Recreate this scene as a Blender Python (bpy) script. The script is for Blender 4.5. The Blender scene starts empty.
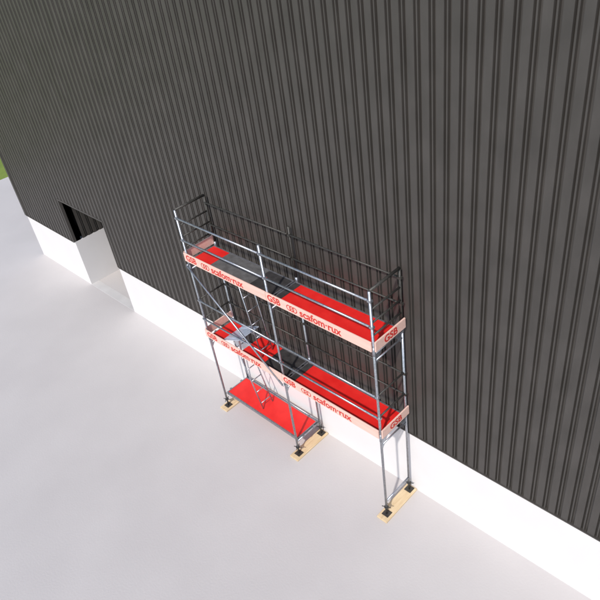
import bpy, bmesh, math, random
from mathutils import Matrix, Vector
random.seed(3)
S=bpy.context.scene
# ---------------------------------------------------------------- dimensions
L=2.425; W=0.73; H1=2.25; H2=4.25; HT=5.40
YW=0.84            # plinth face
HP=1.64            # plinth height
XL=-11.6; XR=34.0; HB=12.5; DEPTH=24.0
DX0,DX1,DZ=-8.1,-5.5,3.13
# ---------------------------------------------------------------- materials
def new_mat(name):
    m=bpy.data.materials.new(name); m.use_nodes=True
    nt=m.node_tree; return m,nt,nt.nodes["Principled BSDF"]
def noise_mat(name,c1,c2,scale=5,rough=.6,metal=0,bump=0,bscale=None,detail=6,stretch=None,rvar=0.1,spec=None,coat=0):
    m,nt,b=new_mat(name); N=nt.nodes; K=nt.links
    tc=N.new("ShaderNodeTexCoord"); mp=N.new("ShaderNodeMapping"); K.new(tc.outputs["Object"],mp.inputs[0])
    if stretch: mp.inputs["Scale"].default_value=stretch
    n=N.new("ShaderNodeTexNoise"); n.inputs["Scale"].default_value=scale; n.inputs["Detail"].default_value=detail
    K.new(mp.outputs[0],n.inputs["Vector"])
    r=N.new("ShaderNodeValToRGB"); r.color_ramp.elements[0].position=.3; r.color_ramp.elements[1].position=.7
    r.color_ramp.elements[0].color=(*c1,1); r.color_ramp.elements[1].color=(*c2,1)
    K.new(n.outputs["Fac"],r.inputs[0]); K.new(r.outputs[0],b.inputs["Base Color"])
    mr=N.new("ShaderNodeMapRange"); mr.inputs["To Min"].default_value=rough-rvar; mr.inputs["To Max"].default_value=rough+rvar
    K.new(n.outputs["Fac"],mr.inputs[0]); K.new(mr.outputs[0],b.inputs["Roughness"])
    b.inputs["Metallic"].default_value=metal
    if spec is not None: b.inputs["Specular IOR Level"].default_value=spec
    if coat: b.inputs["Coat Weight"].default_value=coat
    if bump:
        n2=N.new("ShaderNodeTexNoise"); n2.inputs["Scale"].default_value=bscale or scale*6; n2.inputs["Detail"].default_value=5
        K.new(mp.outputs[0],n2.inputs["Vector"])
        bp=N.new("ShaderNodeBump"); bp.inputs["Strength"].default_value=bump; bp.inputs["Distance"].default_value=.01
        K.new(n2.outputs["Fac"],bp.inputs["Height"]); K.new(bp.outputs[0],b.inputs["Normal"])
    return m
M_clad=noise_mat("cladding_paint",(.050,.045,.040),(.068,.061,.055),3.5,.5,0,.15,9,stretch=(1,1,.5),rvar=.05)
M_plinth=noise_mat("white_render",(.75,.725,.71),(.78,.755,.74),1.3,.85,0,.2,60,spec=.2,rvar=.03)
M_conc=noise_mat("concrete",(.53,.502,.488),(.575,.546,.53),.5,.9,0,.3,25,detail=12,rvar=.05)
M_strip=noise_mat("concrete_edge",(.55,.535,.52),(.62,.605,.59),2,.85,0,.2,40)
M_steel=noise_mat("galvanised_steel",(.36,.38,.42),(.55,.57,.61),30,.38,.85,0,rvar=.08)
M_dsteel=noise_mat("dark_steel",(.040,.038,.035),(.075,.07,.06),25,.5,.3,0)  # darker steel for jacks, end rails, rear rails and rear post tops
M_alu=noise_mat("aluminium_deck",(.15,.145,.14),(.24,.235,.23),8,.45,.4,.3,120)
M_lid=noise_mat("hatch_lid_alu_sky_tint",(.50,.58,.70),(.58,.66,.78),8,.3,.15,.2,120)  # blue of the reflected sky is painted into the lid's base colour
M_dk=noise_mat("dark_deck_panel",(.03,.028,.028),(.06,.056,.055),8,.4,0,.2,90)  # darker deck sections next to the middle frame
M_red=noise_mat("red_deck_film",(.72,.014,.012),(.82,.026,.020),4,.45,0,.25,90)
M_toe=noise_mat("toe_board_wood",(.80,.51,.42),(.86,.59,.50),6,.6,0,.1,80,stretch=(.3,3,3))
M_text=noise_mat("red_print",(.60,.03,.02),(.66,.04,.03),20,.6)
M_wood=noise_mat("sole_timber",(.62,.46,.26),(.76,.60,.38),5,.75,0,.3,40,stretch=(4,.6,4))
M_rail=noise_mat("deck_edge_steel",(.25,.25,.27),(.38,.38,.40),20,.4,.7)
M_roof=noise_mat("roof_membrane",(.18,.18,.18),(.24,.24,.24),1,.85)
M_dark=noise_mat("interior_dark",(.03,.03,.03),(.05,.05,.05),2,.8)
M_grass=noise_mat("grass_blades",(.14,.21,.03),(.24,.31,.05),.7,.9,0,.8,12,detail=12)
# ---------------------------------------------------------------- helpers
def empty(name):
    o=bpy.data.objects.new(name,None); S.collection.objects.link(o); return o
def obj(name,bm,mat,parent=None,smooth=False):
    me=bpy.data.meshes.new(name); bmesh.ops.recalc_face_normals(bm,faces=bm.faces); bm.to_mesh(me); bm.free()
    if smooth:
        for p in me.polygons: p.use_smooth=True
    for m in (mat if isinstance(mat,list) else [mat]): me.materials.append(m)
    o=bpy.data.objects.new(name,me); S.collection.objects.link(o)
    if parent: o.parent=parent
    return o
def box(bm,x0,x1,y0,y1,z0,z1,M=None):
    v=[bm.verts.new((x,y,z)) for x in (x0,x1) for y in (y0,y1) for z in (z0,z1)]
    if M: 
        for a in v: a.co=M@a.co
    for f in [(0,1,3,2),(4,6,7,5),(0,4,5,1),(2,3,7,6),(0,2,6,4),(1,5,7,3)]: bm.faces.new([v[i] for i in f])
def tube(bm,a,b,r=.0242,seg=12):
    a=Vector(a);b=Vector(b);d=b-a
    M=Matrix.Translation((a+b)/2)@d.to_track_quat('Z','Y').to_matrix().to_4x4()
    r0=bmesh.ops.create_cone(bm,cap_ends=True,segments=seg,radius1=r,radius2=r,depth=d.length,matrix=M)
    for v in r0["verts"]:
        for f in v.link_faces:
            if len(f.verts)==4: f.smooth=True
# ---------------------------------------------------------------- ground
bm=bmesh.new(); box(bm,-1500,1500,-1500,1500,-.5,-.03); obj("grass_field",bm,M_grass)
bm=bmesh.new(); box(bm,-20.4,60,-70,60,-.3,0); obj("concrete_pavement",bm,M_conc)
# ---------------------------------------------------------------- building
bld=empty("warehouse_building")
PITCH=.21
prof=[(0,-.030),(.108,-.030),(.117,.020),(.131,.020),(.138,-.022),(.158,-.022),(.165,.020),(.199,.020)]
def clad(name,x0,x1,z0,z1,y,parent,M=None):
    bm=bmesh.new(); n0=math.floor(x0/PITCH)-1; n1=math.ceil(x1/PITCH)+1
    pts=[(i*PITCH+a,b) for i in range(n0,n1) for a,b in prof]
    out=[]
    for (xa,ya),(xb,yb) in zip(pts,pts[1:]):
        if xb<=x0 or xa>=x1: continue
        if xa<x0: ya=ya+(yb-ya)*(x0-xa)/(xb-xa); xa=x0
        if xb>x1: yb=ya+(yb-ya)*(x1-xa)/(xb-xa); xb=x1
        if not out: out.append((xa,ya))
        out.append((xb,yb))
    vs=[]
    for a,b in out:
        p=[bm.verts.new((a,y+b,z0)),bm.verts.new((a,y+b,z1))]
        if M:
            for q in p: q.co=M@q.co
        vs.append(p)
    for p,q in zip(vs,vs[1:]): bm.faces.new((p[0],q[0],q[1],p[1]))
    return obj(name,bm,M_clad,parent)
yc=YW+.005; HC=HP+.007
clad("cladding_front_1",XL,DX0,HC,HB,yc,bld)
clad("cladding_front_2",DX0,DX1,DZ,HB,yc,bld)
clad("cladding_front_3",DX1,XR,HC,HB,yc,bld)
Ml=Matrix.Translation((XL,YW,0))@Matrix.Rotation(-math.pi/2,4,'Z')
clad("cladding_side_left",-DEPTH,0,HC,HB,-.0,bld,M=Ml)
Mr=Matrix.Translation((XR,YW,0))@Matrix.Rotation(math.pi/2,4,'Z')
clad("cladding_side_right",0,DEPTH,HC,HB,0,bld,M=Mr)
clad("cladding_rear",0,XR-XL,HC,HB,0,bld,M=Matrix.Translation((XR,YW+DEPTH,0))@Matrix.Rotation(math.pi,4,'Z'))
bm=bmesh.new()
T=.28
box(bm,XL,DX0,YW,YW+T,-.1,HP); box(bm,DX1,XR,YW,YW+T,-.1,HP)
box(bm,XL,XL+T,YW+T,YW+DEPTH-T,-.1,HP); box(bm,XR-T,XR,YW+T,YW+DEPTH-T,-.1,HP); box(bm,XL,XR,YW+DEPTH-T,YW+DEPTH,-.1,HP)
obj("plinth",bm,M_plinth,bld)
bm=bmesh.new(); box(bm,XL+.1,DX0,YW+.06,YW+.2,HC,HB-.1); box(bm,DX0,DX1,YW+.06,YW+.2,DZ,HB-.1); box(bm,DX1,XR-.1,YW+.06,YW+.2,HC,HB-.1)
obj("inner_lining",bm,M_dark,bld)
bm=bmesh.new(); box(bm,XL+.05,XR-.05,YW+.05,YW+DEPTH-.05,HB-.1,HB+.05); obj("roof",bm,M_roof,bld)
bm=bmesh.new()
box(bm,XL-.06,XR+.06,YW-.07,YW+.25,HB,HB+.12);box(bm,XL-.06,XR+.06,YW+DEPTH-.25,YW+DEPTH+.07,HB,HB+.12)
box(bm,XL-.06,XL+.25,YW+.25,YW+DEPTH-.25,HB,HB+.12);box(bm,XR-.25,XR+.06,YW+.25,YW+DEPTH-.25,HB,HB+.12)
box(bm,XL-.05,XL+.09,YW-.045,YW+.05,HC,HB)
obj("parapet_flashing",bm,M_clad,bld)
bm=bmesh.new()
for a,b in ((XL-.02,DX0-.05),(DX1+.05,XR)):
    box(bm,a,b,YW-.030,YW+.058,HP+.001,HP+.006); box(bm,a,b,YW-.034,YW-.030,HP-.02,HP+.006)
obj("drip_flashing",bm,M_clad,bld)
bm=bmesh.new()
box(bm,DX0-.05,DX0,YW-.035,YW+.2,HP+.001,DZ+.05);box(bm,DX1,DX1+.05,YW-.035,YW+.2,HP+.001,DZ+.05);box(bm,DX0,DX1,YW-.035,YW+.2,DZ,DZ+.05)
obj("door_frame",bm,M_clad,bld)
Mp=Matrix.Translation((DX0,YW+T,0))@Matrix.Rotation(math.pi/2,4,'Z')
clad("interior_partition",0.0,9,HP,HB-.2,0.03,bld,M=Mp)
bm=bmesh.new(); box(bm,DX0-.2,DX0,YW+T,YW+9,0,HP); obj("interior_plinth",bm,M_plinth,bld)
bm=bmesh.new(); box(bm,DX0,DX1,YW+.0,YW+T,0,.006); obj("threshold",bm,M_strip,bld)
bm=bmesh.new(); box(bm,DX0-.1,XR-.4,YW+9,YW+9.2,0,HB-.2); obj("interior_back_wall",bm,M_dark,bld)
# ---------------------------------------------------------------- scaffold
sc=empty("scaffolding")
xs=[0,L,2*L]
bm=bmesh.new(); bj=bmesh.new(); bd=bmesh.new()
for x in xs:
    for y in (0,W):
        if y==0: tube(bm,(x,y,.26),(x,y,HT),.0242,14)
        else:
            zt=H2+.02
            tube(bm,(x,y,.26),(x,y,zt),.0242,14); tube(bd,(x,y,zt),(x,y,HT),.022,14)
        for z in (H1-.02,H2-.02): tube(bm,(x,y,z-.09),(x,y,z+.09),.029,14)
        for z in (H1+.5,H1+1,H2+.5,H2+1):
            box(bm if y==0 else bd,x-.035,x+.035,y-.03,y+.03,z-.05,z-.01)
        tube(bj,(x,y,.05),(x,y,.4),.018,10); tube(bj,(x,y,.235),(x,y,.262),.045,8)
        for k in (0,1): 
            a=k*math.pi/2+.4; tube(bj,(x-.09*math.cos(a),y-.09*math.sin(a),.25),(x+.09*math.cos(a),y+.09*math.sin(a),.25),.008,6)
        box(bj,x-.075,x+.075,y-.075,y+.075,.047,.055)
    for z in (H1-.06,H2-.06):
        tube(bm,(x,0,z),(x,W,z),.0242); tube(bm,(x,0,z-.16),(x,W,z-.16),.016)
        for y,s in ((0,1),(W,-1)):
            v=[bm.verts.new((x+e,y+s*a,z+b)) for e in (-.004,.004) for a,b in ((.02,-.02),(.02,-.28),(.2,-.02))]
            bm.faces.new(v[:3]);bm.faces.new(v[3:])
            for i in range(3): bm.faces.new((v[i],v[(i+1)%3],v[3+(i+1)%3],v[3+i]))
    tube(bm,(x,0,.42),(x,W,.42),.02)
for x in (0,2*L):
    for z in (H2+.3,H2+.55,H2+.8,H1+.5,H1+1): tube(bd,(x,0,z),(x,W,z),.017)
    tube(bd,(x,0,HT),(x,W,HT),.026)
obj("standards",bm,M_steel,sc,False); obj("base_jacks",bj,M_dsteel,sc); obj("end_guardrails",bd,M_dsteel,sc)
bm=bmesh.new(); br=bmesh.new()
for i in range(2):
    for h in (H1,H2):
        for dz in (.5,1.0):
            tube(bm,(xs[i]+.03,-.035,h+dz),(xs[i+1]-.03,-.035,h+dz),.019)
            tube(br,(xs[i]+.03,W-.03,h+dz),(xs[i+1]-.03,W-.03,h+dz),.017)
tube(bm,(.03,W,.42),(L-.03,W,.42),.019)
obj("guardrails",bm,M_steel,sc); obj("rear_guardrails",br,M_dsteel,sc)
bm=bmesh.new(); tube(bm,(0,-.07,H2-.1),(L,-.07,H1-.1),.02)
tube(bm,(0,-.07,H2-.1),(0,0,H2-.1),.02); tube(bm,(L,-.07,H1-.1),(L,0,H1-.1),.02)
obj("diagonal_brace",bm,M_steel,sc)
def deck(name,x0,x1,z,segs=None,y0=.045,y1=W-.045):
    x0+=.04;x1-=.04
    segs=segs or [(x0,x1,M_red)]
    for k,(a,b,m) in enumerate(segs):
        a=max(a,x0);b=min(b,x1)
        bmf=bmesh.new(); box(bmf,a+.0015,b-.0015,y0+.03,y1-.03,z-.015,z); obj(name+"_panel_%d"%k,bmf,m,sc)
    e=bmesh.new()
    for ya,yb in ((y0,y0+.03),(y1-.03,y1)): box(e,x0,x1,ya,yb,z-.07,z+.004)
    for xa,xb in ((x0-.02,x0),(x1,x1+.02)): box(e,xa,xb,y0,y1,z-.07,z+.004)
    n=5
    for k in range(1,n): 
        xx=x0+(x1-x0)*k/n
        if not any(a<xx<b for a,b,_ in segs): continue
        box(e,xx-.02,xx+.02,y0+.03,y1-.03,z-.06,z-.017)
    for yy in (y0+.15,y1-.15):
        for xa,xb in ((x0-.075,x0-.02),(x1+.02,x1+.075)): box(e,xa,xb,yy-.025,yy+.025,z-.035,z-.012)
    obj(name+"_frame",e,M_rail,sc)
deck("upper_deck_left",0,L,H2,[(0,.55,M_red),(.55,1.75,M_alu),(1.75,L,M_dk)])
deck("upper_deck_right",L,2*L,H2,[(L,L+.18,M_dk),(L+.18,2*L,M_red)])
deck("lower_deck_left",0,L,H1,[(0,.4,M_red),(1.02,1.7,M_red),(1.7,L,M_dk)])
deck("lower_deck_right",L,2*L,H1,[(L,L+.18,M_dk),(L+.18,2*L,M_red)])
deck("base_deck",0,L,.46)
bm=bmesh.new()
Mh=Matrix.Translation((.42,0,H1+.01))@Matrix.Rotation(math.radians(-24),4,'Y')
box(bm,0,.66,.08,W-.08,0,.02,Mh); box(bm,.05,.61,.14,.17,.02,.03,Mh); box(bm,.05,.61,W-.17,W-.14,.02,.03,Mh)
obj("hatch_lid",bm,M_lid,sc)
bm=bmesh.new()
def ladder(a,b,y0=.2,y1=.5):
    a=Vector(a);b=Vector(b)
    for y in (y0,y1): tube(bm,(a.x,y,a.z),(b.x,y,b.z),.015,8)
    n=int((b-a).length/.28)
    for k in range(1,n+1):
        p=a+(b-a)*(k-.5)/n; tube(bm,(p.x,y0,p.z),(p.x,y1,p.z),.012,8)
ladder((1.15,0,.47),(.62,0,H1-.02)); ladder((1.55,0,H1+.01),(1.25,0,H2-.08))
obj("ladder",bm,M_steel,sc)
# toe boards
TH=.2
bm=bmesh.new()
for h in (H1,H2):
    for i in range(2): box(bm,xs[i]-.02+.03*i,xs[i+1]+.0,-.062,-.034,h+.005,h+TH)
    box(bm,2*L+.034,2*L+.062,-.02,W+.02,h+.005,h+TH)
    box(bm,-.062,-.034,-.02,W+.02,h+.005,h+TH)
o=obj("toe_boards",bm,M_toe,sc); bv=o.modifiers.new("b","BEVEL"); bv.width=.004
def text(s,loc,size,rot):
    c=bpy.data.curves.new("lettering","FONT"); c.body=s; c.size=size; c.extrude=.0015; c.offset=.004; c.align_x='CENTER'; c.align_y='CENTER'
    o=bpy.data.objects.new("toe_board_lettering",c); S.collection.objects.link(o); c.materials.append(M_text)
    o.location=loc; o.rotation_euler=rot; o.parent=sc
for h in (H1,H2):
    for i in range(2):
        text("scafom·rux",(xs[i]+L*.55,-.0645,h+.105),.21,(math.pi/2,0,0))
        text("GSB",(xs[i]+.22,-.0645,h+.105),.19,(math.pi/2,0,0))
    text("GSB",(2*L+.0645,.36,h+.105),.19,(math.pi/2,0,math.pi/2))
bm=bmesh.new()
for h in (H1,H2):
    for i in range(2):
        cx=xs[i]+L*.55-.66
        for k,dx in enumerate((-.07,.0,.07)):
            Mx=Matrix.Translation((cx+dx,-.0635,h+.105))@Matrix.Rotation(math.pi/2,4,'X')
            ro,ri=.062,.044; n=20; vo=[];vi=[]
            for j in range(n):
                a=2*math.pi*j/n; vo.append(bm.verts.new(Mx@Vector((ro*math.cos(a),ro*math.sin(a),.0006*k)))); vi.append(bm.verts.new(Mx@Vector((ri*math.cos(a),ri*math.sin(a),.0006*k))))
            for j in range(n): bm.faces.new((vo[j],vo[(j+1)%n],vi[(j+1)%n],vi[j]))
obj("toe_board_emblem",bm,M_text,sc)
bm=bmesh.new()
for x in xs: box(bm,x-.12,x+.12,-.17,W+.095,.004,.045)
o=obj("sole_boards",bm,M_wood,sc); bv=o.modifiers.new("b","BEVEL"); bv.width=.006
# ---------------------------------------------------------------- light
SUN_EL=math.radians(47); 
d=Vector((-.42,1,0)).normalized()
az_from=math.atan2(-d.x,-d.y)
light=bpy.data.lights.new("sun","SUN"); light.energy=3.2; light.angle=math.radians(2.0); light.color=(1,.95,.9)
so=bpy.data.objects.new("sun",light); S.collection.objects.link(so)
dirv=Vector((d.x*math.cos(SUN_EL),d.y*math.cos(SUN_EL),-math.sin(SUN_EL)))
so.rotation_euler=dirv.to_track_quat('-Z','Y').to_euler(); so.location=(0,-20,30)
w=bpy.data.worlds.new("World"); S.world=w; w.use_nodes=True; nt=w.node_tree
sk=nt.nodes.new("ShaderNodeTexSky"); sk.sky_type='NISHITA'; sk.sun_disc=False; sk.sun_elevation=SUN_EL; sk.sun_rotation=az_from
nt.links.new(sk.outputs[0],nt.nodes["Background"].inputs[0]); nt.nodes["Background"].inputs[1].default_value=.15
# ---------------------------------------------------------------- camera
cd=bpy.data.cameras.new("camera"); cam=bpy.data.objects.new("camera",cd); S.collection.objects.link(cam); S.camera=cam
r1=Vector((.7104,.6917,-.1298)).normalized(); r2=Vector((.3331,-.4929,-.8038)); r2=(r2-r1*r2.dot(r1)).normalized(); r3=r1.cross(r2)
Rm=Matrix(((r1.x,-r2.x,-r3.x),(r1.y,-r2.y,-r3.y),(r1.z,-r2.z,-r3.z)))
cam.matrix_world=Matrix.Translation((9.8153,-5.5604,10.7063))@Rm.to_4x4()
cd.sensor_width=36; cd.lens=36*623.3/600; cd.clip_end=5000; cd.clip_start=.1
S.view_settings.view_transform='Standard'; S.view_settings.look='None'; S.view_settings.exposure=0
